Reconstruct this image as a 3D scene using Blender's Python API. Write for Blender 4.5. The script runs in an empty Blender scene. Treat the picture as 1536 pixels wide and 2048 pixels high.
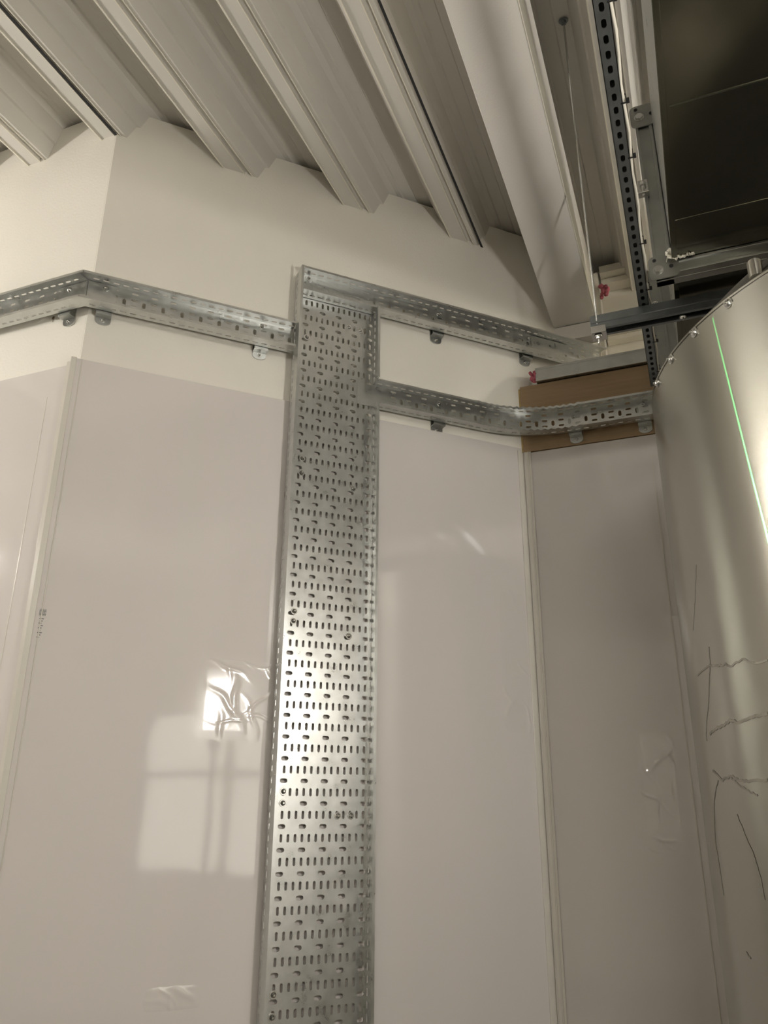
import bpy, math, random
from mathutils import Vector, Matrix
random.seed(4)
SC = bpy.context.scene
COL = SC.collection
S2 = 2 ** -.5
H = 1.6                      # eye height; heights below are given above the eye

# ---------------------------------------------------------------- camera
cam_d = bpy.data.cameras.new('camera')
cam = bpy.data.objects.new('camera', cam_d); COL.objects.link(cam)
cam_d.sensor_fit = 'VERTICAL'; cam_d.sensor_height = 24.0
cam_d.lens = 1571.52 / 2048 * 24.0
cam_d.clip_start = 0.02
yaw, pitch, roll = math.radians(21.644), math.radians(20.230), math.radians(0.3838)
fw = Vector((-math.sin(yaw) * math.cos(pitch), math.cos(yaw) * math.cos(pitch), math.sin(pitch)))
rt0 = Vector((math.cos(yaw), math.sin(yaw), 0)); up0 = rt0.cross(fw)
rt = rt0 * math.cos(roll) + up0 * math.sin(roll)
up = rt.cross(fw)
M = Matrix((rt, up, -fw)).transposed().to_4x4(); M.translation = (0, 0, H)
cam.matrix_world = M
SC.camera = cam

# ---------------------------------------------------------------- world, exposure
w = bpy.data.worlds.new('world'); SC.world = w; w.use_nodes = True
w.node_tree.nodes['Background'].inputs[0].default_value = (.5, .5, .45, 1)
w.node_tree.nodes['Background'].inputs[1].default_value = .15
SC.view_settings.view_transform = 'Standard'; SC.view_settings.look = 'None'
SC.view_settings.gamma = 1; SC.view_settings.use_curve_mapping = False
SC.view_settings.exposure = -0.06

# room lamps and added unseen fill lamps: (name, centre, along, length, watts-like strength, label)
LAMP_R = 0.02
WARM = (1.0, .95, .875)
LAMPS = [
    ((1.0, -2.3, 1.45), (1, 0, 0), 1.3, 185, 'white tube lamp hung behind the viewer, right of the roof beam'),
    ((-3.3, .55, 1.15), (0, 1, 0), 1.2, 310, 'white tube lamp hung in front of the left wall'),
    ((1.5, 2.50, 1.60), (1, 0, 0), 1.3, 240, 'unseen white tube lamp added high behind the ventilation duct'),  # hidden lamp added to brighten the bay behind the beam
    ((-2.3, -2.3, 1.45), (1, 0, 0), 1.3, 45, 'unseen white tube lamp added behind the viewer, far left'),  # added fill light, out of view
    ((.47, .66, .42), (0, 0, 1), .15, 600, 'short upright fill lamp added out of view in front of the steel tank'),  # added out of view to light the right of the middle wall
]
WINDOW_LIGHT = 2.6
GREEN = 900.0

# green line laser (from a levelling laser standing at the far left), thrown onto the tank
L0 = Vector((-3.0, 1.25, .45 + H)); LA = Vector((.105, 1.3612, .836 + H)); LB = Vector((.1305, 1.3304, .395 + H))
ld = bpy.data.lights.new('laser_line', 'SPOT'); lo = bpy.data.objects.new('laser_line', ld); COL.objects.link(lo)
dA, dB = (LA - L0).normalized(), (LB - L0).normalized(); pn = dA.cross(dB).normalized()
half = math.radians(13); axis = pn.cross(dA).normalized()           # in the plane, across dA
if axis.dot(dB) < 0: axis = -axis
aim = (dA * math.cos(half) + axis * math.sin(half)).normalized()
lx = pn; lz = -aim; ly = lz.cross(lx)
Ml = Matrix((lx, ly, lz)).transposed().to_4x4(); Ml.translation = L0; lo.matrix_world = Ml
ld.spot_size = half * 2; ld.spot_blend = 0; ld.shadow_soft_size = 0; ld.energy = GREEN; ld.color = (.12, 1, .25)
ld.use_nodes = True; lt = ld.node_tree; ln = lt.nodes
em_ = ln['Emission']; tc_ = ln.new('ShaderNodeTexCoord'); sp_ = ln.new('ShaderNodeSeparateXYZ')
ab_ = ln.new('ShaderNodeMath'); ab_.operation = 'ABSOLUTE'; lt_ = ln.new('ShaderNodeMath'); lt_.operation = 'LESS_THAN'; lt_.inputs[1].default_value = .00042
lt.links.new(tc_.outputs['Normal'], sp_.inputs[0]); lt.links.new(sp_.outputs['X'], ab_.inputs[0]); lt.links.new(ab_.outputs[0], lt_.inputs[0]); lt.links.new(lt_.outputs[0], em_.inputs['Strength'])

# ---------------------------------------------------------------- materials
def mat(name, color, rough=.5, metal=0., spec=.5, noise=0., nscale=8., bump=0., bscale=60., coat=0.,
        color2=None, stretch=(1, 1, 1), bstretch=(1, 1, 1), aniso=0., rnoise=0.):
    m = bpy.data.materials.new(name); m.use_nodes = True
    nt = m.node_tree; n = nt.nodes; l = nt.links; b = n['Principled BSDF']
    b.inputs['Base Color'].default_value = (*color, 1)
    b.inputs['Roughness'].default_value = rough
    b.inputs['Metallic'].default_value = metal
    b.inputs['Specular IOR Level'].default_value = spec
    b.inputs['Coat Weight'].default_value = coat
    b.inputs['Coat Roughness'].default_value = .06
    tc = n.new('ShaderNodeTexCoord')
    if noise or color2 or rnoise:
        mp = n.new('ShaderNodeMapping'); mp.inputs['Scale'].default_value = stretch
        l.new(tc.outputs['Object'], mp.inputs[0])
        t = n.new('ShaderNodeTexNoise'); t.inputs['Scale'].default_value = nscale
        t.inputs['Detail'].default_value = 6; l.new(mp.outputs[0], t.inputs[0])
        r = n.new('ShaderNodeValToRGB'); l.new(t.outputs[0], r.inputs[0])
        r.color_ramp.elements[0].position = .3; r.color_ramp.elements[1].position = .7
        c2 = color2 or tuple(c * (1 - noise) for c in color)
        r.color_ramp.elements[0].color = (*c2, 1); r.color_ramp.elements[1].color = (*color, 1)
        if noise or color2: l.new(r.outputs[0], b.inputs['Base Color'])
        if rnoise:
            mr = n.new('ShaderNodeMapRange'); l.new(t.outputs[0], mr.inputs[0])
            mr.inputs[3].default_value = max(.02, rough - rnoise); mr.inputs[4].default_value = rough + rnoise
            l.new(mr.outputs[0], b.inputs['Roughness'])
    if bump:
        mp2 = n.new('ShaderNodeMapping'); mp2.inputs['Scale'].default_value = bstretch
        l.new(tc.outputs['Object'], mp2.inputs[0])
        t2 = n.new('ShaderNodeTexNoise'); t2.inputs['Scale'].default_value = bscale; l.new(mp2.outputs[0], t2.inputs[0])
        bp = n.new('ShaderNodeBump'); bp.inputs['Strength'].default_value = 1; bp.inputs['Distance'].default_value = bump
        l.new(t2.outputs[0], bp.inputs['Height']); l.new(bp.outputs[0], b.inputs['Normal'])
    if aniso:
        b.inputs['Anisotropic Rotation'].default_value = .25
        b.inputs['Anisotropic'].default_value = aniso
        tg = n.new('ShaderNodeTangent'); tg.direction_type = 'RADIAL'; tg.axis = 'Z'
        l.new(tg.outputs[0], b.inputs['Tangent'])
    return m

def emit(name, color, strength):
    m = bpy.data.materials.new(name); m.use_nodes = True
    b = m.node_tree.nodes['Principled BSDF']
    b.inputs['Base Color'].default_value = (.8, .8, .8, 1)
    b.inputs['Emission Color'].default_value = (*color, 1); b.inputs['Emission Strength'].default_value = strength
    return m

PAINT = mat('painted_wall', (.74, .71, .64), .55, noise=.03, nscale=5, bump=.0006, bscale=140)
PVC = mat('glossy_plastic_panel', (.62, .585, .56), .06, spec=.6, noise=.02, nscale=2, bump=.0011, bscale=3.2, coat=.3)
FLG = mat('duct_flange_steel', (.42, .43, .41), .35, metal=1, noise=.15, nscale=25, rnoise=.08)
FILM = mat('loose_protective_film', (.62, .585, .56), .10, spec=.8, coat=.6)
PVCTRIM = mat('plastic_trim', (.62, .59, .53), .2, noise=.02)
DECK = mat('white_roof_deck', (.64, .615, .565), .45, noise=.05, nscale=3, stretch=(1, .4, 1))
DARKSEAM = mat('dark_seam', (.02, .02, .02), .9, noise=.2)  # near-black strips along the deck joints
BEAMP = mat('painted_beam', (.72, .69, .64), .5, noise=.04, nscale=4, bump=.0003, bscale=200)
GALV = mat('galvanised_steel', (.62, .63, .615), .30, metal=1, noise=.14, nscale=28, rnoise=.08, bump=.0001, bscale=60)
ZINC = mat('bright_zinc', (.68, .68, .66), .2, metal=1, noise=.1, nscale=40)
STRUT = mat('dull_galvanised_steel', (.27, .29, .30), .42, metal=1, noise=.2, nscale=22, rnoise=.08)
DUCT = mat('duct_metal_shaded', (.125, .118, .088), .2, metal=.9, noise=.25, nscale=3, rnoise=.08, bump=.0012, bscale=3)  # galvanised duct metal with the underside's shade put into the colour
STAIN = mat('brushed_stainless', (.40, .385, .34), .27, metal=1, noise=.02, nscale=2, stretch=(1, 1, .4),
            bump=.00008, bscale=14, bstretch=(1, 1, 14), aniso=.75)
WOOD = mat('plywood', (.33, .23, .13), .6, color2=(.27, .18, .095), nscale=5, stretch=(1, 1, 14), bump=.0003, bscale=30, bstretch=(1, 1, 14))
FOAM = mat('pink_foam', (.62, .16, .21), .8, noise=.3, nscale=30, bump=.003, bscale=90)
WHITEB = mat('white_frame_paint', (.78, .74, .64), .4, noise=.05, nscale=9)
BLACK = mat('black_nylon', (.012, .012, .012), .45, noise=.2)
PLASTIC = mat('crumpled_film', (.75, .72, .62), .25, noise=.2, nscale=40, bump=.004, bscale=90)
MARK = mat('dried_smear', (.24, .22, .185), .5, metal=.5, noise=.3, nscale=60)
INK = mat('grey_print', (.20, .20, .19), .6, noise=.2)
DIRT = mat('brown_spot', (.16, .11, .06), .8, noise=.2)
CONC = mat('concrete_floor', (.20, .19, .165), .6, noise=.25, nscale=2.5, bump=.001, bscale=30)
RWALL = mat('rear_wall_paint', (.66, .63, .57), .6, noise=.05, nscale=2)

# ---------------------------------------------------------------- helpers
def tag(o, label=None, cat=None, group=None, kind=None):
    if label: o['label'] = label
    if cat: o['category'] = cat
    if group: o['group'] = group
    if kind: o['kind'] = kind
    return o

def thing(name, loc, label, cat, group=None):
    o = bpy.data.objects.new(name, None); COL.objects.link(o)
    o.empty_display_size = .05; o.location = (loc[0], loc[1], loc[2] + H)
    return tag(o, label, cat, group)

class MB:
    """collects geometry in world coordinates (heights above the eye)"""
    def __init__(s): s.v = []; s.f = []; s.sm = []
    def poly(s, pts, smooth=False):
        i = len(s.v); s.v += [tuple(p) for p in pts]; s.f.append(tuple(range(i, i + len(pts)))); s.sm.append(smooth)
    def mesh(s, vs, fs, smooth=False):
        i = len(s.v); s.v += [tuple(p) for p in vs]
        for f in fs: s.f.append(tuple(i + k for k in f)); s.sm.append(smooth)
    def box(s, a, b, fn=None):
        fn = fn or (lambda x, y, z: (x, y, z))
        x0, y0, z0 = a; x1, y1, z1 = b
        vs = [fn(x, y, z) for x in (x0, x1) for y in (y0, y1) for z in (z0, z1)]
        s.mesh(vs, [(0, 1, 3, 2), (4, 6, 7, 5), (0, 4, 5, 1), (2, 3, 7, 6), (0, 2, 6, 4), (1, 5, 7, 3)])
    def prism(s, pts, fn, d0, d1):
        """closed outline pts [(a,b)] swept from d0 to d1; fn(a,b,d)"""
        n = len(pts)
        vs = [fn(a, b, d0) for a, b in pts] + [fn(a, b, d1) for a, b in pts]
        s.mesh(vs, [tuple(range(n))[::-1], tuple(range(n, 2 * n))] + [(i, (i + 1) % n, n + (i + 1) % n, n + i) for i in range(n)])
    def tube(s, pts, r, n=10, caps=True, smooth=True):
        pts = [Vector(p) for p in pts]; rr = r if isinstance(r, (list, tuple)) else [r] * len(pts)
        base = len(s.v); rings = []
        for i, p in enumerate(pts):
            t = (pts[min(i + 1, len(pts) - 1)] - pts[max(i - 1, 0)]).normalized()
            a = t.orthogonal().normalized() if i == 0 else (pa - t * pa.dot(t)).normalized()
            pa = a; b = t.cross(a)
            rings.append([p + (a * math.cos(2 * math.pi * k / n) + b * math.sin(2 * math.pi * k / n)) * rr[i] for k in range(n)])
        vs = [q for R in rings for q in R]; fs = []
        for i in range(len(pts) - 1):
            for k in range(n):
                fs.append((i * n + k, i * n + (k + 1) % n, (i + 1) * n + (k + 1) % n, (i + 1) * n + k))
        s.mesh(vs, fs, smooth)
        if caps:
            s.poly(rings[0][::-1]); s.poly(rings[-1])
    def plate(s, g, cells, th=.0012, holes=8):
        """cells: (a0,a1,b0,b1, slot or None); slot=(ca,cb,halfa,halfb); g(a,b,w) -> point, w = 0 front, -th back"""
        for a0, a1, b0, b1, sl in cells:
            cs = [(a0, b0), (a1, b0), (a1, b1), (a0, b1)]
            if sl is None:
                s.poly([g(*c, 0) for c in cs]); s.poly([g(*c, -th) for c in cs][::-1]); continue
            ca, cb, ha, hb = sl
            r = min(ha, hb); hp = []
            K = holes // 4
            for q in range(4):                       # quadrants: (+,-) (+,+) (-,+) (-,-)
                sx, sy = [(1, -1), (1, 1), (-1, 1), (-1, -1)][q]
                ox, oy = ca + sx * (ha - r), cb + sy * (hb - r)
                for k in range(K + 1):
                    an = -math.pi / 2 + q * math.pi / 2 + (math.pi / 2) * k / K
                    hp.append((ox + r * math.cos(an), oy + r * math.sin(an)))
            order = [1, 2, 3, 0]
            crn = [cs[k] for k in order]             # corner of each quadrant
            L = K + 1; n = len(hp)
            vs = [g(*p, 0) for p in hp + crn] + [g(*p, -th) for p in hp + crn]
            m = n + 4; fs = []
            for q in range(4):
                for k in range(K):
                    i = q * L + k
                    fs.append((n + q, (i + 1) % n, i)); fs.append((m + n + q, m + i, m + (i + 1) % n))
                i = q * L + K; j = ((q + 1) % 4) * L
                fs.append((n + q, n + (q + 1) % 4, j, i)); fs.append((m + n + q, m + i, m + j, m + n + (q + 1) % 4))
            for i in range(n):
                j = (i + 1) % n; fs.append((i, j, m + j, m + i))
            s.mesh(vs, fs)
    def build(s, name, material, parent=None, bevel=0):
        off = Vector(parent.location) if parent else Vector((0, 0, 0))
        if parent and parent.parent: off += Vector(parent.parent.location)
        me = bpy.data.meshes.new(name)
        me.from_pydata([(x - off.x, y - off.y, z + H - off.z) for x, y, z in s.v], [], s.f)
        me.polygons.foreach_set('use_smooth', s.sm)
        me.materials.append(material); me.update()
        o = bpy.data.objects.new(name, me); COL.objects.link(o)
        if parent: o.parent = parent
        if bevel:
            b = o.modifiers.new('bevel', 'BEVEL'); b.width = bevel; b.segments = 2; b.limit_method = 'ANGLE'
        return o

def main(u, v, z):      # u along the middle wall, v out from it, z above the eye
    return ((u - (2 - v)) * S2, (u + (2 - v)) * S2, z)
NM = Vector((S2, -S2, 0))

def fastener(parent, c, nrm, r=.0088, name='bolt'):
    """round-headed bolt on a washer, pointing along nrm"""
    c = Vector(c); nrm = Vector(nrm).normalized(); m = MB()
    m.tube([c, c + nrm * .0016], r, 16, smooth=False)
    m.tube([c + nrm * .0016, c + nrm * .003, c + nrm * .0055, c + nrm * .007], [r * .72, r * .70, r * .5, r * .18], 12)
    m.tube([c + nrm * .004, c + nrm * .0095], r * .27, 8)
    return m.build(name, ZINC, parent)

# ================================================================ SETTING
def struct(m, name, material): return tag(m.build(name, material), kind='structure')

WALLTOP = 1.985
m = MB(); m.box((-5, 1.40, -H), (-1.434, 1.56, WALLTOP)); struct(m, 'wall_left', PAINT)
m = MB(); m.prism([(-.0212, -.001), (1.723, 0), (1.723, -.12), (-.15, -.16)], lambda a, b, d: main(a, b, d), -H, WALLTOP); struct(m, 'wall_middle', PAINT)
m = MB(); m.box((-.40, 2.402, -H), (3.2, 2.50, 1.335)); struct(m, 'wall_right', PAINT)
m = MB(); m.box((-.195, 2.76, -H), (3.2, 2.86, 2.05)); struct(m, 'wall_back', WHITEB)
m = MB(); m.box((3.2, -4.2, -H), (3.3, 2.9, 2.05)); struct(m, 'wall_far_right', RWALL)
m = MB(); m.box((-5, -4.3, -H), (3.3, -4.2, 2.05)); struct(m, 'wall_rear', RWALL)
m = MB(); m.box((-5.1, -4.3, -H), (-5, 1.5, 2.05)); struct(m, 'wall_far_left', RWALL)
m = MB(); m.box((-5.1, -4.3, -H - .1), (3.3, 2.9, -H)); struct(m, 'floor', CONC)
wl = bpy.data.objects['wall_left']
m = MB(); m.prism([(-1.5525 + .0042 * math.cos(k * .7) * (1 + .2 * (k % 2)), 1.2614 + .0055 * math.sin(k * .7)) for k in range(9)], lambda a, b, d: (a, d, b), 1.3992, 1.3999)
m.box((-1.5530, 1.3993, 1.248), (-1.5520, 1.3999, 1.258)); m.build('paint_chip', DIRT, wl)
# back wall details
m = MB(); m.box((-.205, 2.66, 1.45), (-.172, 2.757, 1.93)); m.box((-.196, 2.645, 1.45), (-.187, 2.66, 1.93)); struct(m, 'trim_1', WHITEB)
m = MB(); m.box((-.165, 2.70, 1.677), (1.2, 2.757, 1.722)); m.box((-.165, 2.72, 1.655), (1.2, 2.757, 1.675)); struct(m, 'trim_2', WHITEB)
m = MB(); m.box((-.165, 2.66, 1.925), (1.2, 2.757, 1.955)); m.box((-.165, 2.70, 1.90), (1.2, 2.757, 1.922)); struct(m, 'trim_3', WHITEB)
m = MB(); m.box((-.333, 2.497, 1.556), (-.165, 2.55, 1.613)); struct(m, 'trim_4', BEAMP)

# roof deck: trapezoidal sheet, ribs run along Y
PER = .2865; prof = []
def cell(e):
    return [(e, 0), (e + .047, 0), (e + .049, .009), (e + .063, .009), (e + .065, 0), (e + .078, 0),
            (e + .094, .050), (e + .102, .052), (e + .118, .108), (e + .135, .118), (e + .150, .118), (e + .154, .123),
            (e + .19, .123), (e + .194, .118), (e + .235, .118), (e + .262, .052), (e + .268, .050)]
e = -1.200 - 13 * PER; seam = []
while e < 3.1:
    prof += cell(e); e += PER
prof.append((e, 0))
m = MB(); Y0, Y1 = -4.2, 2.757; ZC = 1.88
vs = [(x, Y0, ZC + z) for x, z in prof] + [(x, Y1, ZC + z) for x, z in prof]; n = len(prof)
m.mesh(vs, [(i, i + 1, n + i + 1, n + i) for i in range(n - 1)])
vs = [(x, Y0, ZC + z + .002) for x, z in prof] + [(x, Y1, ZC + z + .002) for x, z in prof]
m.mesh(vs, [(i, n + i, n + i + 1, i + 1) for i in range(n - 1)])
m.box((-5, Y0, 2.01), (3.3, Y1, 2.05))
struct(m, 'ceiling', DECK)
# folded sheet laps: thin raised lips along the rib edges, and two open joints
m = MB()
for k in range(-3, 6):
    x = -1.200 + k * PER
    m.box((x - .0015, Y0, 1.8765), (x + .0025, 2.75, 1.881))
    m.box((x + .0465, Y0, 1.8775), (x + .0485, 2.75, 1.881)); m.box((x + .065, Y0, 1.8775), (x + .067, 2.75, 1.881))
struct(m, 'trim_5', WHITEB)
m = MB()
for x in (-1.4325, -.5365): m.box((x - .0035, Y0, 1.8776), (x + .0035, 2.75, 1.8795))
struct(m, 'trim_6', DARKSEAM)

# room behind the viewer (seen only as reflections)
m = MB(); m.box((3.15, -1.78, -.56), (3.199, -.50, .70)); struct(m, 'window_1', emit('daylit_panes', (1, .95, .84), WINDOW_LIGHT))
m = MB()
for y in (-1.80, -.92, -.50): m.box((3.12, y - .035, -.60), (3.149, y + .035, .74))
for z in (-.58, .205, .72): m.box((3.125, -1.80, z - .025), (3.149, -.50, z + .025))
struct(m, 'trim_7', STRUT)

# ================================================================ WALL PANELS
def sheet(name, lab, loc, fn, a0, a1, z0, z1, th, parts=None):
    t = thing(name, loc, lab, 'wall panel')
    m = MB(); m.box((a0, 0.0015, z0), (a1, th, z1), fn); m.build('panel_sheet', PVC, t, bevel=.0008)
    return t
pl = sheet('wall_panel', 'white glossy plastic wall panel on the far left wall, left of the outer corner', (-2.4, 1.39, -H + .002),
           lambda a, v, z: (a, 1.40 - v, z), -3.6, -1.462, -H + .002, 1.086, .010)
m = MB(); m.box((-1.516, 1.3895, -H + .01), (-1.513, 1.391, 1.0)); m.build('film_edge', PVCTRIM, pl)
pm = sheet('wall_panel', 'wide white glossy plastic panel behind the upright cable tray', (*main(.6, .006, 0)[:2], -H + .002),
           main, -.034, 1.352, -H + .002, 1.098, .010)
RWP = lambda a, v, z: (a, 2.388 - v + .002, z)
def wrinkle(parent, u0, u1, z0, z1, seed, n=7, hgt=.0016, fn=main, base=.0104):
    rnd = random.Random(seed); L_ = []
    for _ in range(n):
        L_.append((rnd.uniform(u0, u1), rnd.uniform(z0, z1), rnd.uniform(0, math.pi), rnd.uniform(.0025, .007), rnd.uniform(.02, .06), rnd.uniform(.4, 1)))
    nu, nz = int((u1 - u0) / .0022), int((z1 - z0) / .0022); vs = []; fs = []
    for i in range(nu + 1):
        for j in range(nz + 1):
            fu, fz = i / nu, j / nz; u = u0 + (u1 - u0) * fu; z = z0 + (z1 - z0) * fz; h = 0
            for (a, b, an, w_, l_, k) in L_:
                dx, dz = u - a, z - b; p_ = dx * math.cos(an) + dz * math.sin(an); q_ = -dx * math.sin(an) + dz * math.cos(an) + .15 * p_ * math.sin(p_ * 60)
                h += k * math.exp(-(q_ / w_) ** 2 - (p_ / l_) ** 2)
            ed = min(1, 8 * fu * (1 - fu)) * min(1, 8 * fz * (1 - fz))
            vs.append(fn(u, base + hgt * h * ed - .0006 * (1 - ed), z))
    for i in range(nu):
        for j in range(nz): k = i * (nz + 1) + j; fs.append((k, k + nz + 1, k + nz + 2, k + 1))
    m = MB(); m.mesh(vs, fs, True); return m.build('film_wrinkle', FILM, parent)
wrinkle(pm, .350, .575, .13, .34, 2, 12, .0018)
wrinkle(pm, 1.235, 1.335, .17, .62, 9, 9, .0018)
wrinkle(pm, .30, .43, -.43, -.38, 5, 4, .0014)
# printed strip near the left edge of the middle panel
m = MB(); g = main
zz = .405
for k in range(7): m.box((-.022 + k * .0022, .0101, zz), (-.0208 + k * .0022, .0105, zz + .016), g)
for k in range(2): m.box((-.022, .0101, zz + .003 + k * .008), (-.007, .0105, zz + .0045 + k * .008), g)
for k in range(9): m.box((-.020 + (k % 2) * .005, .0101, zz - .052 + k * .0055), (-.014 + (k % 3) * .002, .0105, zz - .0495 + k * .0055), g)
m.build('printed_marking', INK, pm)
pr = sheet('wall_panel', 'white glossy plastic panel under the plywood, left of the steel tank', (.3, 2.39, -H + .002),
           lambda a, v, z: (a, 2.388 - v + .002, z), -.436, 1.4, -H + .002, 1.086, .010)
m = MB(); m.box((-.052, 2.378, -H + .01), (-.049, 2.3798, 1.02)); m.build('film_edge', PVCTRIM, pr)

wrinkle(pr, -.185, -.085, -.13, .19, 21, 12, .0016, RWP, .0104)
t = thing('corner_profile', (*main(-.04, .012, 0)[:2], -H + .002), 'cream plastic edge profile on the outer corner of the panels', 'corner trim')
m = MB(); m.box((-.044, .0105, -H + .002), (-.030, .0135, 1.099), main); m.box((-.018, .0105, -H + .002), (-.0155, .0125, 1.095), main)
m.box((-1.462, 1.3872, -H + .002), (-1.4435, 1.3895, 1.095)); m.build('profile_strip', PVCTRIM, t, bevel=.0008)
t = thing('corner_profile', (-.44, 2.372, -H + .002), 'cream plastic profile in the inner corner below the plywood', 'corner trim')
m = MB(); m.box((1.336, .0105, -H + .002), (1.353, .0135, 1.088), main)
m.box((-.447, 2.3735, -H + .002), (-.443, 2.3765, 1.088)); m.box((-.434, 2.3735, -H + .002), (-.430, 2.3775, 1.088))
m.box((-.447, 2.3762, -H + .002), (-.423, 2.3782, 1.088)); m.build('profile_strip', PVCTRIM, t, bevel=.0008)

# ================================================================ CABLE TRAYS
UL, UR = .5515, .8105       # sides of the upright tray
VB = .027                   # back plate stands off the wall
HF = .055
tray = thing('cable_tray', main(.68, VB, -H + .01), 'wide upright perforated galvanised cable tray running down the middle wall', 'cable tray')
PZ = .0525; p = .01766; col = [.5700 + p * k for k in range(14)]
ZT = 1.530; ZB = -1.2
cells = []
za = .9655
k0 = -round((za - ZB) / PZ)
zrow = [za + k * PZ for k in range(k0, 10)]
def rowA(z0, z1):
    zc = (z0 + z1) / 2
    cells.append((UL, col[0] - p / 2, z0, z1, None))
    for c in col: cells.append((c - p / 2, c + p / 2, z0, z1, (c, zc, .0033, .0094)))
    cells.append((col[-1] + p / 2, UR, z0, z1, None))
def rowB(z0, z1):
    zc = (z0 + z1) / 2
    cs = [col[1] + 3 * p * k for k in range(5)]
    cells.append((UL, cs[0] - 1.2 * p, z0, z1, None))
    for i, c in enumerate(cs):
        a0 = c - (1.2 if i == 0 else 1.5) * p; a1 = c + 1.5 * p if i < 4 else UR
        cells.append((a0, a1, z0, z1, (c, zc, .0096 if i < 4 else .0088, .0053)))
for z in zrow:
    rowA(z - PZ / 4, z + PZ / 4); rowB(z + PZ / 4, z + 3 * PZ / 4)
ztop = zrow[-1] + .75 * PZ
cells.append((UL, UR, ztop, ZT, None)); cells.append((UL, UR, -H + .01, zrow[0] - PZ / 4, None))
m = MB(); m.plate(lambda a, b, w: main(a, VB + w, b), cells, holes=12)
m.build('base_plate', GALV, tray)
def flange_upright(u, sgn, spans, name):
    cl = []
    for z0, z1 in spans:
        n = max(1, round((z1 - z0) / (PZ / 2))); st = (z1 - z0) / n
        for k in range(n):
            a = z0 + k * st
            cl.append((0, .030, a, a + st, (.017, a + st / 2, .0034, .0085))); cl.append((.030, HF, a, a + st, None))
    m = MB(); m.plate(lambda a, b, w: main(u + sgn * w, VB + a, b), cl, holes=8)
    for z0, z1 in spans:
        m.box((min(u, u - sgn * .0075), VB + HF - .0005, z0), (max(u, u - sgn * .0075), VB + HF + .0025, z1), main)
        m.box((min(u - sgn * .0075, u - sgn * .006), VB + HF - .008, z0), (max(u - sgn * .0075, u - sgn * .006), VB + HF, z1), main)
    return m.build(name, GALV, tray)
flange_upright(UL, -1, [(-H + .01, ZT - .002)], 'side_flange')
flange_upright(UR, 1, [(-H + .01, 1.120), (1.200, 1.452)], 'side_flange')
for c in [(594, 1315), (729, 1385), (766, 1384), (597, 915), (596, 870), (754, 848), (594, 472), (593, 446), (750, 419),
          (588, 22), (588, -5), (731, -34), (766, -34), (587, -411), (586, -455)]:
    fastener(tray, main(c[0] / 1000, VB + .0003, c[1] / 1000), NM)

def arm(name, label, pf, t0, t1, zlo, zhi, hf=.040, phase=0, parent=None, wig=None, lips=(True, True), base0=None):
    """pf(t) -> (x, y, nx, ny): path of the base plate and its outward normal"""
    q = pf((t0 + t1) / 2)
    T = thing(name, (q[0], q[1], zlo), label, 'cable tray')
    g = lambda a, b, w: (pf(a)[0] + pf(a)[2] * w, pf(a)[1] + pf(a)[3] * w, b)
    P2 = .0527; W = zhi - zlo; zc = (zlo + zhi) / 2; cl = []; fl = []
    k = math.floor((t0 - phase) / (P2 / 2)) - 1
    while True:
        a0 = phase + (k - .5) * P2 / 2; a1 = a0 + P2 / 2; ac = (a0 + a1) / 2
        b0, b1 = max(a0, t0), min(a1, t1)
        if a0 >= t1: break
        if b1 - b0 > .0005:
            ok = (b0 < ac - .0095 and b1 > ac + .0095)
            if k % 2 == 0:
                cl.append((b0, b1, zlo, zhi, (ac, zc, .0050, .0098) if ok else None))
            else:
                for j in range(4):
                    za, zb = zlo + W * j / 4, zlo + W * (j + 1) / 4
                    cl.append((b0, b1, za, zb, (ac, (za + zb) / 2, .0090, .0034) if ok else None))
            fl.append((b0, b1, 0, .028, (ac, .015, .0085, .003) if ok else None)); fl.append((b0, b1, .028, hf, None))
        k += 1
    m = MB(); m.plate(g, cl, holes=8); m.build('base_plate', GALV, T)
    n = max(2, int((t1 - t0) / .012) if wig else int((t1 - t0) / .05))
    for sgn, zz in ((1, zhi), (-1, zlo)):
        m = MB(); m.plate(lambda a, b, w, zz=zz, sgn=sgn: (pf(a)[0] + pf(a)[2] * b, pf(a)[1] + pf(a)[3] * b, zz + sgn * w), fl, holes=8)
        for i in range(n):
            a, b = t0 + (t1 - t0) * i / n, t0 + (t1 - t0) * (i + 1) / n
            wa = wig(a) * (1 if i % 2 else -1) if wig else 0; wb = wig(b) * (1 if (i + 1) % 2 else -1) if wig else 0
            pts = []
            for aa, ww in ((a, wa), (b, wb)):
                x, y, nx, ny = pf(aa)
                for hh in (hf - .001, hf + .002):
                    for dz in (-.0005, .0065):
                        pts.append((x + nx * hh, y + ny * hh, zz - sgn * dz + ww))
            m.mesh(pts, [(0, 1, 3, 2), (4, 6, 7, 5), (0, 4, 5, 1), (2, 3, 7, 6), (0, 2, 6, 4), (1, 5, 7, 3)])
        m.build('side_flange', GALV, T)
    return T

straight = lambda off: (lambda a: (*main(a, VB + off, 0)[:2], S2, -S2))
YB = 1.40 - VB
XC = (YB) - math.sqrt(2) * (2 - VB)      # where the two back plates meet
UC = (XC + YB) * S2
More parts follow.
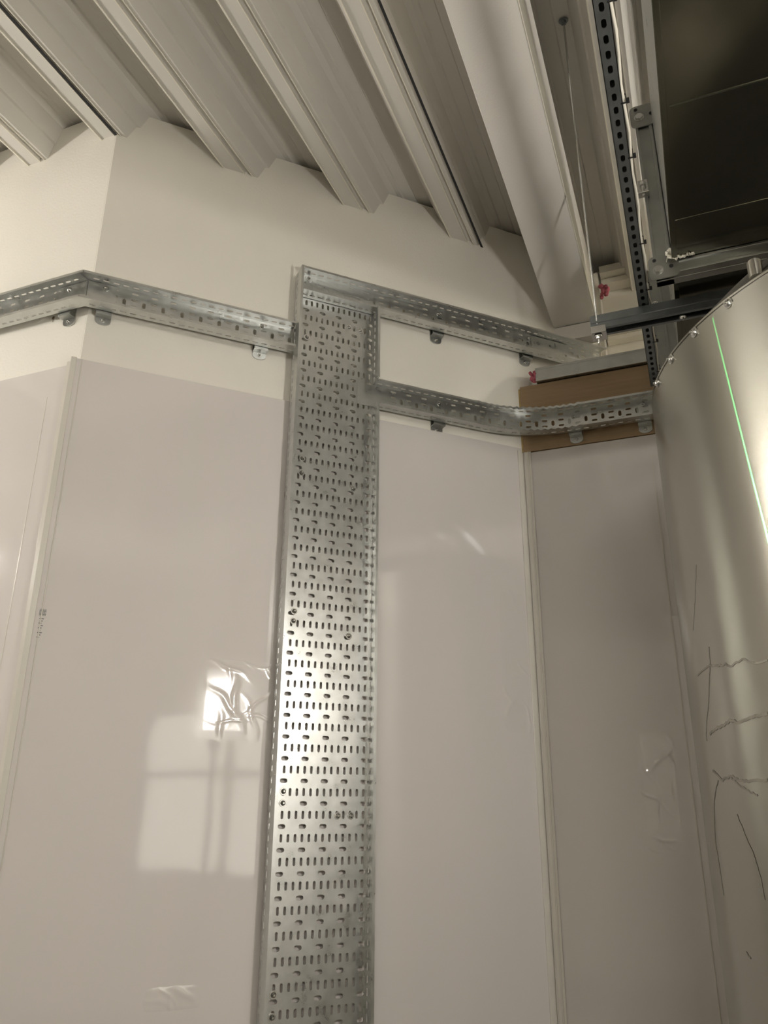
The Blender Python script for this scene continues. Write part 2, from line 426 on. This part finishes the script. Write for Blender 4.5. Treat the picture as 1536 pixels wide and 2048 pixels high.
# left arm: two trays mitred round the outer corner
a1 = arm('cable_tray', 'narrow cable tray from the outer corner to the upright tray', straight(0), UC, UL - .0015, 1.249, 1.333, phase=.0660)
m = MB(); m.box((UC + .002, VB + .0005, 1.252), (UC + .075, VB + .0018, 1.330), main); m.build('splice_plate', GALV, a1)
for c in [(.0150, 1.318), (.0150, 1.268), (.454, 1.316), (.454, 1.272)]: fastener(a1, main(c[0], VB + (.002 if c[0] < .1 else .0003), c[1]), NM)
a0 = arm('cable_tray', 'narrow cable tray on the far left wall, left of the outer corner', lambda a: (a, YB, 0, -1), -3.0, XC, 1.249, 1.333, phase=-1.475 + .0263)
for x in (-1.480,): fastener(a0, (x, YB - .0003, 1.316), (0, -1, 0))
m = MB(); m.box((XC - .11, YB - .0018, 1.252), (XC - .002, YB - .0005, 1.330)); m.build('splice_plate', GALV, a0)
# mitred corner pieces closing the two flanges
LC = Vector((YB - .040 - math.sqrt(2) * (2 - VB - .040), YB - .040))
PC = Vector((XC, YB)); e1 = Vector((XC, YB - .040)); e2 = PC + Vector((S2, -S2)) * .040
for z in (1.3325, 1.2485):
    m = MB(); m.prism([tuple(PC), tuple(e1), tuple(LC), tuple(e2)], lambda a, b, d: (a, b, d), z, z + .001)
    zs = (z - .006, z + .001) if z > 1.3 else (z, z + .007)
    for pA in (e1, e2):
        dd = (pA - PC).normalized() * .002; m.prism([tuple(pA - dd * .5), tuple(pA + dd), tuple(LC + dd), tuple(LC - dd * .5)], lambda a, b, d: (a, b, d), *zs)
    m.build('corner_piece', GALV, a0)
# upper right arm, laid over the top of the upright tray
a2 = arm('cable_tray', 'upper narrow cable tray running right from the top of the upright tray', straight(.002), UL + .012, 1.700, 1.454, 1.537, phase=.600)
m = MB(); m.box((1.405, VB + .0035, 1.457), (1.56, VB + .0050, 1.534), main); m.build('splice_plate', GALV, a2)
for c in [(.600, 1.468), (.590, 1.525), (.70, 1.468), (1.041, 1.520), (1.395, 1.520)]:
    fastener(a2, main(c[0], VB + (.0055 if c[0] > 1.39 else .0023), c[1]), NM, r=.0075)
# lower right arm, bent round the inner corner
YR = 2.378 - VB
XR = YR - math.sqrt(2) * (2 - VB); UX = (XR + YR) * S2
RB = .386; TL = RB * math.tan(math.radians(22.5)); U1 = UX - TL; ARC = RB * math.pi / 4
c0 = Vector((*main(U1, VB, 0)[:2],)); cc = c0 + Vector((S2, -S2)) * RB
def bent(a):
    if a <= U1: return (*main(a, VB, 0)[:2], S2, -S2)
    if a <= U1 + ARC:
        th = (a - U1) / RB; ang = math.radians(135) - th
        d = Vector((math.cos(ang), math.sin(ang))); q = cc + d * RB
        return (q.x, q.y, -d.x, -d.y)
    return (XR + TL + (a - U1 - ARC), YR, 0, -1)
a3 = arm('cable_tray', 'lower narrow cable tray bending round the inner corner onto the plywood', bent, UR + .003, U1 + ARC + .75, 1.123, 1.203, phase=.855,
         wig=lambda a: .0022 if U1 - .04 < a < U1 + ARC + .03 else 0)
for c in [(1.039, 1.186), (1.039, 1.142)]: fastener(a3, main(c[0], VB + .0003, c[1]), NM, r=.0075)
for x, z in [(-.274, 1.175), (-.058, 1.182), (-.058, 1.145)]: fastener(a3, (x, YR - .0003, z), (0, -1, 0), r=.0075)

m = MB(); m.box((UR - .05, VB + .0005, 1.127), (UR + .05, VB + .002, 1.199), main); m.build('splice_plate', GALV, a3)
# brackets under the narrow trays
def bracket(label, fn, a, zlow, wall0=0.0005):
    q = fn(a, .02, zlow)
    t = thing('tray_bracket', (q[0], q[1], zlow), label, 'bracket', None)
    w_ = .0205
    m = MB(); pts = [(a - w_, zlow + .04)] + [(a + w_ * math.cos(x), zlow - .016 + .013 * math.sin(x)) for x in [math.pi * (1 + k / 10) for k in range(11)]] + [(a + w_, zlow + .04)]
    m.prism(pts, lambda u, z, d: fn(u, d, z), wall0, .004); m.build('wall_plate', GALV, t)
    m = MB(); m.box((a - w_, .004, zlow - .0075), (a + w_, VB - .0018, zlow - .0045), fn)
    m.box((a - w_, VB - .004, zlow - .0045), (a + w_, VB - .0018, zlow + .075), fn)
    m.build('support_hat', FLG, t, bevel=.0006)
    c = Vector(fn(a, .004, zlow - .016)); nn = Vector(fn(a, 1, 0)) - Vector(fn(a, 0, 0))
    fastener(t, c, nn, r=.006, name='screw')
    return t
LW = lambda a, v, z: (a, 1.40 - v, z)
RW = lambda a, v, z: (a, 2.378 - v, z)
bracket('tray bracket with round tab just left of the outer corner', LW, -1.490, 1.247)
bracket('tray bracket with round tab just right of the outer corner', main, .019, 1.247)
bracket('tray bracket under the left narrow tray, next to the upright tray', main, .458, 1.247)
bracket('tray bracket under the upper right tray, nearest the upright tray', main, 1.045, 1.452)
bracket('tray bracket under the upper right tray, towards the roof beam', main, 1.392, 1.452)
bracket('tray bracket under the lower right tray, left of the bend', main, 1.042, 1.121)
bracket('tray bracket on the plywood, halfway along the lower right tray', RW, -.272, 1.121)
bracket('tray bracket on the plywood, beside the steel tank', RW, -.058, 1.121)

# ================================================================ PLYWOOD, STEEL RAIL, FOAM
t = thing('plywood_board', (.3, 2.39, 1.088), 'brown plywood board behind the bent cable tray', 'board')
m = MB(); m.box((-.447, 2.3785, 1.0885), (1.3, 2.4015, 1.334)); m.build('board_sheet', WOOD, t, bevel=.001)
m = MB(); m.box((-.4525, 2.3765, 1.0885), (-.447, 2.400, 1.325)); m.build('glue_edge', mat('glue', (.42, .30, .12), .5, noise=.3, nscale=60), t)
t = thing('steel_rail', (.3, 2.37, 1.337), 'grey galvanised steel rail lying along the top edge of the plywood', 'rail')
m = MB(); m.prism([(2.362, 1.338), (2.362, 1.383), (2.42, 1.383), (2.42, 1.338)], lambda a, b, d: (d, a, b), -.388, 1.3)
m.box((-.388, 2.3605, 1.378), (1.3, 2.362, 1.3855)); m.box((-.388, 2.3605, 1.336), (1.3, 2.362, 1.341)); m.build('rail_body', GALV, t, bevel=.0008)
def blob(name, label, c, r, n, seed, sq=(1, 1, 1)):
    rnd = random.Random(seed); m = MB()
    for _ in range(n):
        o = Vector((rnd.uniform(-1, 1) * sq[0], rnd.uniform(-1, 1) * sq[1], rnd.uniform(-1, 1) * sq[2])) * r
        rr = r * rnd.uniform(.35, .6); q = Vector(c) + o
        rings = 6; vs = []; fs = []
        for i in range(rings + 1):
            th = math.pi * i / rings
            for k in range(10):
                ph = 2 * math.pi * k / 10; d = Vector((math.sin(th) * math.cos(ph), math.sin(th) * math.sin(ph), math.cos(th)))
                vs.append(q + d * rr * rnd.uniform(.82, 1.15))
        for i in range(rings):
            for k in range(10): fs.append((i * 10 + k, i * 10 + (k + 1) % 10, (i + 1) * 10 + (k + 1) % 10, (i + 1) * 10 + k))
        m.mesh(vs, fs, True)
    return tag(m.build(name, FOAM), label, 'foam')
blob('foam_sealant', 'pink foam at the left end of the steel rail', (-.397, 2.372, 1.360), .016, 14, 3, (.6, .5, 1.6))
blob('foam_sealant', 'pink foam streak beside the white frame behind the roof beam', (-.153, 2.66, 1.84), .018, 14, 5, (.8, .4, 1.7))

# ================================================================ ROOF BEAM
t = thing('roof_beam', (-.26, -.8, 1.616), 'wide white roof beam, narrow side face coloured paler as lit', 'beam')
m = MB(); m.box((-.334, -4.19, 1.616), (-.1845, 2.52, 1.876)); m.build('beam_body', BEAMP, t, bevel=.002)
m = MB(); m.box((-.184, -4.19, 1.6165), (-.1815, 2.52, 1.70)); m.build('side_lit_strip', WHITEB, t)  # paler colour stands for light falling on this side face

# ================================================================ SLOTTED CHANNEL, STRUT, ROD
ch = thing('slotted_channel', (-.0135, .4, 1.22), 'long slotted steel channel running away overhead, resting on the strut', 'channel')
X0, X1, CZ = -.0265, -.0005, 1.205
cl = []; pc = .0310; k = 0; yy = .9705 - 12 * pc
while yy < 2.29:
    a, b = yy - pc / 2, min(yy + pc / 2, 2.30)
    cl.append((X0, X1, a, b, ((X0 + X1) / 2, yy, .0042, .0088) if b - a > .03 else None)); yy += pc
ya = cl[0][2]; yb = cl[-1][3]
m = MB(); m.plate(lambda a, b, w: (a, b, CZ - w), cl, holes=12, th=.0015)
for x in (X0, X1 - .0015): m.box((x, ya, CZ), (x + .0015, yb, CZ + .018))
m.box((X0, ya, CZ + .0165), (X0 + .007, yb, CZ + .018)); m.box((X1 - .007, ya, CZ + .0165), (X1, yb, CZ + .018))
m.build('channel_body', STRUT, ch)
m = MB(); m.box((X0 + .0018, ya + .001, CZ + .0150), (X1 - .0018, yb - .001, CZ + .0163)); m.build('slot_shade_strip', BLACK, ch)  # black strip added inside so the slots look shaded
m = MB(); m.tube([(X1 + .003, ya, CZ + .012)] + [(X1 + .003 + .002 * math.sin(i * 1.7), ya + (2.26 - ya) * i / 30, CZ + .010 + .003 * math.sin(i * .9)) for i in range(1, 31)], .0028, 8)
tag(m.build('electric_cable', WHITEB), 'thin white cable strapped along the right side of the slotted channel', 'cable')
for i, (y, d) in enumerate([(.965, 'nearest the top edge of the photo'), (1.175, 'above the upper duct corner plate'), (1.315, 'beside the threaded clamp on the duct'),
                            (1.59, 'level with the lower duct corner plate'), (1.775, 'just in front of the strut'), (2.03, 'just behind the strut'), (2.20, 'near the far end of the channel')]):
    m = MB(); zt = CZ + .0195; xa = X1 - .0035
    m.box((xa, y - .0015, CZ - .001), (X1 + .0062, y + .0015, CZ)); m.box((xa, y - .0015, zt), (X1 + .0062, y + .0015, zt + .001))
    m.box((xa, y - .0015, CZ - .0009), (xa + .001, y + .0015, zt + .0009)); m.box((X1 + .0060, y - .0015, CZ - .001), (X1 + .0072, y + .0015, zt + .001))
    m.box((X1 + .0072, y - .004, CZ - .001), (X1 + .012, y + .003, CZ + .006))
    tag(m.build('cable_tie', BLACK), 'black cable tie round the slotted channel, ' + d, 'cable tie')

st = thing('strut_channel', (.3, 1.86, 1.163), 'dark grey steel strut crossing under the slotted channel and duct', 'strut')
# open side down: web on top, lips below; front side ribbed
m = MB(); sy0, sy1, sz0, sz1 = 1.839, 1.880, 1.1625, 1.2035
out = [(sy0, sz0), (sy0, sz0 + .012), (sy0 + .0022, sz0 + .0135), (sy0 + .0022, sz0 + .0175), (sy0, sz0 + .019), (sy0, sz1), (sy1, sz1), (sy1, sz0), (sy1 - .0095, sz0), (sy1 - .0095, sz0 + .007),
       (sy1 - .0075, sz0 + .007), (sy1 - .0075, sz0 + .002), (sy1 - .002, sz0 + .002), (sy1 - .002, sz1 - .002), (sy0 + .004, sz1 - .002), (sy0 + .004, sz0 + .002), (sy0 + .0075, sz0 + .002), (sy0 + .0075, sz0 + .007), (sy0 + .0095, sz0 + .007), (sy0 + .0095, sz0)]
vs = [(-.150, a, b) for a, b in out] + [(.95, a, b) for a, b in out]; n = len(out)
m.mesh(vs, [(i, (i + 1) % n, n + (i + 1) % n, n + i) for i in range(n)])
for i in range(0):
    pass
m.build('strut_body', STRUT, st)
m = MB(); m.box((-.1500, 1.8385, sz0 - .0125), (-.112, 1.8805, sz0 - .0005)); m.box((-.150, 1.8365, sz0 - .0125), (-.112, 1.8388, sz0 + .008)); m.build('end_clamp', ZINC, st, bevel=.002)
fastener(st, (.075, 1.86, sz0 - .001), (0, 0, -1), r=.009)
rd = thing('threaded_rod', (-.131, 1.852, 1.135), 'thin threaded steel rod from the roof deck to the left end of the strut', 'rod')
B = Vector((-.134, 1.858, 1.130)); Tp = Vector((-.1235, 1.608, 1.996)); ax = (Tp - B).normalized()
m = MB(); pts = []; rr = []; L = (Tp - B).length; n = 340
for i in range(n + 1): pts.append(B + ax * L * i / n); rr.append(.0031 if i % 2 else .0026)
m.tube(pts, rr, 8); m.build('rod_shaft', ZINC, rd)
m = MB(); m.tube([Tp - ax * .004, Tp - ax * .001], .013, 18, smooth=False); m.tube([Tp - ax * .012, Tp - ax * .004], .0075, 6, smooth=False); m.build('ceiling_washer', STRUT, rd)
m = MB(); b0 = B + ax * .012; m.tube([b0, b0 + ax * .006], .0075, 6, smooth=False); m.tube([b0 + ax * .006, b0 + ax * .008], .010, 16, smooth=False); m.build('nut', ZINC, rd)
# bright wall angle next to the rod end
# ================================================================ DUCT
DX0, DX1, DZ0, DZ1 = .065, .66, 1.220, 1.68
du = thing('ventilation_duct', (.36, 1.0, DZ0), 'large galvanised ventilation duct overhead at the right, underside coloured dark as shade', 'duct')
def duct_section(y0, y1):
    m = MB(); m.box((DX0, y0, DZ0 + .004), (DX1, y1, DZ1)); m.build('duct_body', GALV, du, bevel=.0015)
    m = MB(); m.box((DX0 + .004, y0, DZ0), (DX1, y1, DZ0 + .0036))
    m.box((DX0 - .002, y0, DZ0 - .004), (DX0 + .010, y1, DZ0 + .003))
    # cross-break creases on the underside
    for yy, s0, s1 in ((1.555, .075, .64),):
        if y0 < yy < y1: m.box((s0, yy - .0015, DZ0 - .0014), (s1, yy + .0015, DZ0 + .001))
    return m.build('duct_shaded_underside', DUCT, du, bevel=.001)  # same duct metal, its dark reflection given as colour
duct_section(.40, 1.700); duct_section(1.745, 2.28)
m = MB(); g = lambda t_, w_, z: (DX0 + .015 + t_, 1.2275 + .002 * t_ + w_, DZ0 + z)
m.box((0, -.0016, -.0012), (.56, .0016, .001), g); m.build('crease', mat('crease_metal', (.13, .13, .10), .3, metal=.9, noise=.2), du)
FX = DX0 - .042
def flange_frame(y0, y1, name='flange_frame'):
    m = MB()
    m.box((FX, y0, DZ0 - .035), (DX1 + .04, y1, DZ0 - .001)); m.box((FX, y0 + .001, DZ1 + .001), (DX1 + .04, y1, DZ1 + .035))
    m.box((FX, y0, DZ0 - .035), (DX0 - .001, y1, DZ1 + .035)); m.box((DX1 + .001, y0, DZ0 - .035), (DX1 + .04, y1, DZ1 + .035))
    # folded ribs of the profile
    m.box((FX - .001, y0 - .004, DZ0 - .036), (DX1 + .04, y0 + .001, DZ0 - .029)); m.box((DX0, y0 - .004, DZ0 - .008), (DX1 + .04, y0 + .001, DZ0 - .001))
    m.box((FX - .001, y0 - .004, DZ0), (FX + .006, y0 + .001, DZ1)); m.box((DX0 - .010, y0 - .004, DZ0), (DX0 - .003, y0 + .001, DZ1))
    return m.build(name, FLG, du, bevel=.001)
flange_frame(1.700, 1.7215); flange_frame(1.7235, 1.745)
def corner_plate(x0, x1, z0, z1, hx, hz):
    m = MB(); r = .014
    cx = [(x0 + r, z0 + r, 180), (x1 - r, z0 + r, 270), (x1 - r, z1 - r, 0), (x0 + r, z1 - r, 90)]; pts = []
    for a, b, s in cx:
        for k in range(5):
            an = math.radians(s + 90 * k / 4); pts.append((a + r * math.cos(an), b + r * math.sin(an)))
    m.prism(pts, lambda a, b, d: (a, d, b), 1.6925, 1.6958)
    o = m.build('corner_plate', FLG, du)
    m = MB(); c = Vector((hx, 1.6925, hz)); m.tube([c, c - Vector((0, .007, 0))], .0095, 6, smooth=False); m.tube([c, c - Vector((0, .0015, 0))], .0125, 18, smooth=False)
    m.build('bolt', ZINC, o)
    for qx, qz, qr in ((hx + .030, hz + .004, .005), (hx - .006, hz + .028, .0045)):
        m = MB(); m.tube([(qx, 1.6925, qz), (qx, 1.691, qz)], qr, 10, smooth=False); m.build('hole', BLACK, o)
corner_plate(.009, .078, 1.172, 1.237, .030, 1.197)
corner_plate(.012, .072, 1.642, 1.712, .034, 1.672)
cp = MB(); cp.box((.008, 1.6915, 1.440), (.034, 1.699, 1.447)); cp.box((.008, 1.678, 1.422), (.034, 1.6985, 1.425)); cp.box((.009, 1.690, 1.425), (.033, 1.6935, 1.470))
o = cp.build('flange_clamp', ZINC, du, bevel=.001)
m = MB(); m.tube([(.021, 1.685, 1.415), (.021, 1.685, 1.462)], .0042, 8); m.tube([(.021, 1.685, 1.448), (.021, 1.685, 1.456)], .008, 6, smooth=False); m.build('bolt', ZINC, o)
# crumpled film caught on the lower corner
rnd = random.Random(8); m = MB(); nx_, nz_ = 15, 7; gr = {}
for i in range(nx_):
    for j in range(nz_):
        gr[i, j] = (.052 + .060 * i / (nx_ - 1) + rnd.uniform(-.003, .003), 1.6845 + rnd.uniform(-.006, .006), 1.214 + .0045 * j + .006 * math.sin(i * .9) * (j / nz_) + rnd.uniform(-.003, .003))
for i in range(nx_ - 1):
    for j in range(nz_ - 1): m.poly([gr[i, j], gr[i + 1, j], gr[i + 1, j + 1], gr[i, j + 1]])
o = m.build('plastic_scrap', PLASTIC); so = o.modifiers.new('thick', 'SOLIDIFY'); so.thickness = .0012
tag(o, 'crumpled pale plastic film stuck to the lower duct corner plate', 'plastic')

# galvanised upright behind the strut
po = thing('steel_post', (.035, 2.30, 1.24), 'galvanised steel post with folded edges standing behind the strut', 'post')
m = MB(); m.box((-.004, 2.295, 1.24), (.074, 2.305, 1.63)); m.box((-.004, 2.285, 1.24), (.006, 2.296, 1.62)); m.box((.036, 2.283, 1.24), (.042, 2.296, 1.62)); m.box((.064, 2.2825, 1.24), (.074, 2.296, 1.62))
m.build('post_body', FLG, po, bevel=.0012)
fastener(po, (.055, 2.2945, 1.27), (0, -1, 0), r=.009, name='screw')
fastener(po, (.018, 2.2945, 1.50), (0, -1, 0), r=.009, name='screw')

# ================================================================ TANK
TC, TR, TH = (.587, 1.735), .61, .85
ta = thing('steel_tank', (TC[0], TC[1], -H), 'large round brushed stainless steel tank with riveted rim', 'tank')
def cyl(R0, z0, R1, z1, n=160, m=None):
    m = m or MB(); vs = []
    for R, z in ((R0, z0), (R1, z1)):
        for k in range(n):
            a = 2 * math.pi * k / n; vs.append((TC[0] + R * math.cos(a), TC[1] + R * math.sin(a), z))
    m.mesh(vs, [(k, (k + 1) % n, n + (k + 1) % n, n + k) for k in range(n)], True); return m
m = cyl(TR, -H + .002, TR, TH); m.build('tank_wall', STAIN, ta)
m = cyl(TR + .0015, TH - .004, TR + .0015, TH); m.build('rim_edge', STAIN, ta)
m = cyl(TR, TH, TR - .10, TH + .105); m = cyl(TR - .10, TH + .105, .04, TH + .17, m=m); m.build('tank_lid', STAIN, ta)
def on_tank(px_az, z, out=0):
    a = px_az; return (TC[0] + (TR + out) * math.cos(a), TC[1] + (TR + out) * math.sin(a), z)
for a, z in [(-2.4135 - .158 * k, TH - .0115) for k in range(-2, 4)]:
    fastener(ta, on_tank(a, z), (math.cos(a), math.sin(a), 0), r=.010, name='rivet')
kx, ky = TC[0] + (TR - .016) * math.cos(-2.325), TC[1] + (TR - .016) * math.sin(-2.325)
m = MB(); m.tube([(kx, ky, TH + .012), (kx, ky, TH + .043)], .0125, 24, smooth=True); m.tube([(kx, ky, TH + .043), (kx, ky, TH + .046)], .0105, 24); m.build('lid_fitting', STAIN, ta)
# dried smears running round the shell
def smear(pts, w_, name='smear'):
    m = MB(); q = []
    for i in range(len(pts) - 1):
        for k in range(6): q.append((pts[i][0] + (pts[i + 1][0] - pts[i][0]) * k / 6, pts[i][1] + (pts[i + 1][1] - pts[i][1]) * k / 6))
    q.append(pts[-1]); rnd = random.Random(len(pts) + int(w_ * 1e5))
    q = [(a + rnd.uniform(-.0015, .0015), z + rnd.uniform(-.0015, .0015)) for a, z in q]
    for i in range(len(q) - 1):
        (a0_, z0_), (a1_, z1_) = q[i], q[i + 1]; d = Vector(((a1_ - a0_) * TR, z1_ - z0_)); d = d / max(d.length, 1e-6) * w_ / 2
        m.poly([on_tank(a0_ + d.y / TR, z0_ - d.x, .0005), on_tank(a1_ + d.y / TR, z1_ - d.x, .0005), on_tank(a1_ - d.y / TR, z1_ + d.x, .0005), on_tank(a0_ - d.y / TR, z0_ + d.x, .0005)])
    return m.build(name, MARK, ta)
SMEARS = [([(-2.4827, 0.2092), (-2.5306, 0.2107), (-2.5802, 0.222), (-2.635, 0.2151), (-2.6633, 0.222), (-2.7064, 0.2229), (-2.7602, 0.229), (-2.8681, 0.2204)], 0.005), ([(-2.7435, 0.259), (-2.7529, 0.2292), (-2.7981, 0.1721), (-2.86, 0.1153), (-2.8579, 0.1049)], 0.003), ([(-2.5123, 0.1306), (-2.5833, 0.1301), (-2.636, 0.1237), (-2.6737, 0.1306), (-2.7234, 0.1236), (-2.7786, 0.1215), (-2.8226, 0.1153)], 0.007), ([(-2.55, 0.0346), (-2.6133, 0.034), (-2.6721, 0.0348), (-2.7142, 0.0432), (-2.7742, 0.0378), (-2.8421, 0.0554)], 0.006), ([(-2.7158, 0.0401), (-2.6757, 0.0272), (-2.6316, 0.0178), (-2.6007, 0.0132)], 0.004), ([(-2.8073, 0.0383), (-2.8648, 0.0062), (-2.9094, -0.0593), (-2.8965, -0.1066), (-2.8936, -0.1452)], 0.004), ([(-2.7109, -0.0168), (-2.6857, -0.0462), (-2.6553, -0.0744), (-2.641, -0.102), (-2.6349, -0.1362)], 0.003), ([(-2.773, -0.2197), (-2.7476, -0.2262)], 0.004), ([(-2.7555, 0.4127), (-2.7992, 0.3532), (-2.8528, 0.304)], 0.0025)]
for pts, w_ in SMEARS: smear(pts, w_ * .7)

# ================================================================ LAMPS
for c, d, L, stg, lab in LAMPS:
    c = Vector(c); d = Vector(d)
    t = thing('added_fill_lamp' if d.z else 'tube_lamp', c, lab, 'lamp')
    m = MB(); m.tube([c - d * L / 2, c + d * L / 2], LAMP_R, 14); m.build('lamp_tube', emit('tube_glow', WARM, stg), t)
    if d.z:  # upright stand modelled for the added fill lamp
        m = MB(); m.tube([c - d * (L / 2 + .12), c - d * (L / 2 + .001)], .026, 16); m.build('lamp_handle', BLACK, t)
        m = MB(); m.tube([c - d * (L / 2 + .121), (c.x, c.y, -H + .02)], .012, 10); m.build('lamp_pole', STRUT, t)
        m = MB(); m.tube([(c.x, c.y, -H + .001), (c.x, c.y, -H + .019)], .16, 24, smooth=False); m.build('lamp_base', STRUT, t)
        continue
    pd = d.cross(Vector((0, 0, 1)))
    f = lambda a, b, z: tuple(c + d * a + pd * b + Vector((0, 0, z)))
    m = MB(); m.box((-L / 2 - .03, -.03, .028), (L / 2 + .03, .03, .075), f); m.build('lamp_housing', WHITEB, t)
    for s_ in (-1, 1):
        m = MB(); m.box((s_ * (L / 2 + .0165) - .0135, -.02, -.02), (s_ * (L / 2 + .0165) + .0135, .02, .0275), f); m.build('tube_socket', WHITEB, t)
        m = MB(); m.tube([c + d * s_ * L * .4 + Vector((0, 0, .0755)), c + d * s_ * L * .4 + Vector((0, 0, 1.874 - c.z))], .003, 6); m.build('hanger', STRUT, t)
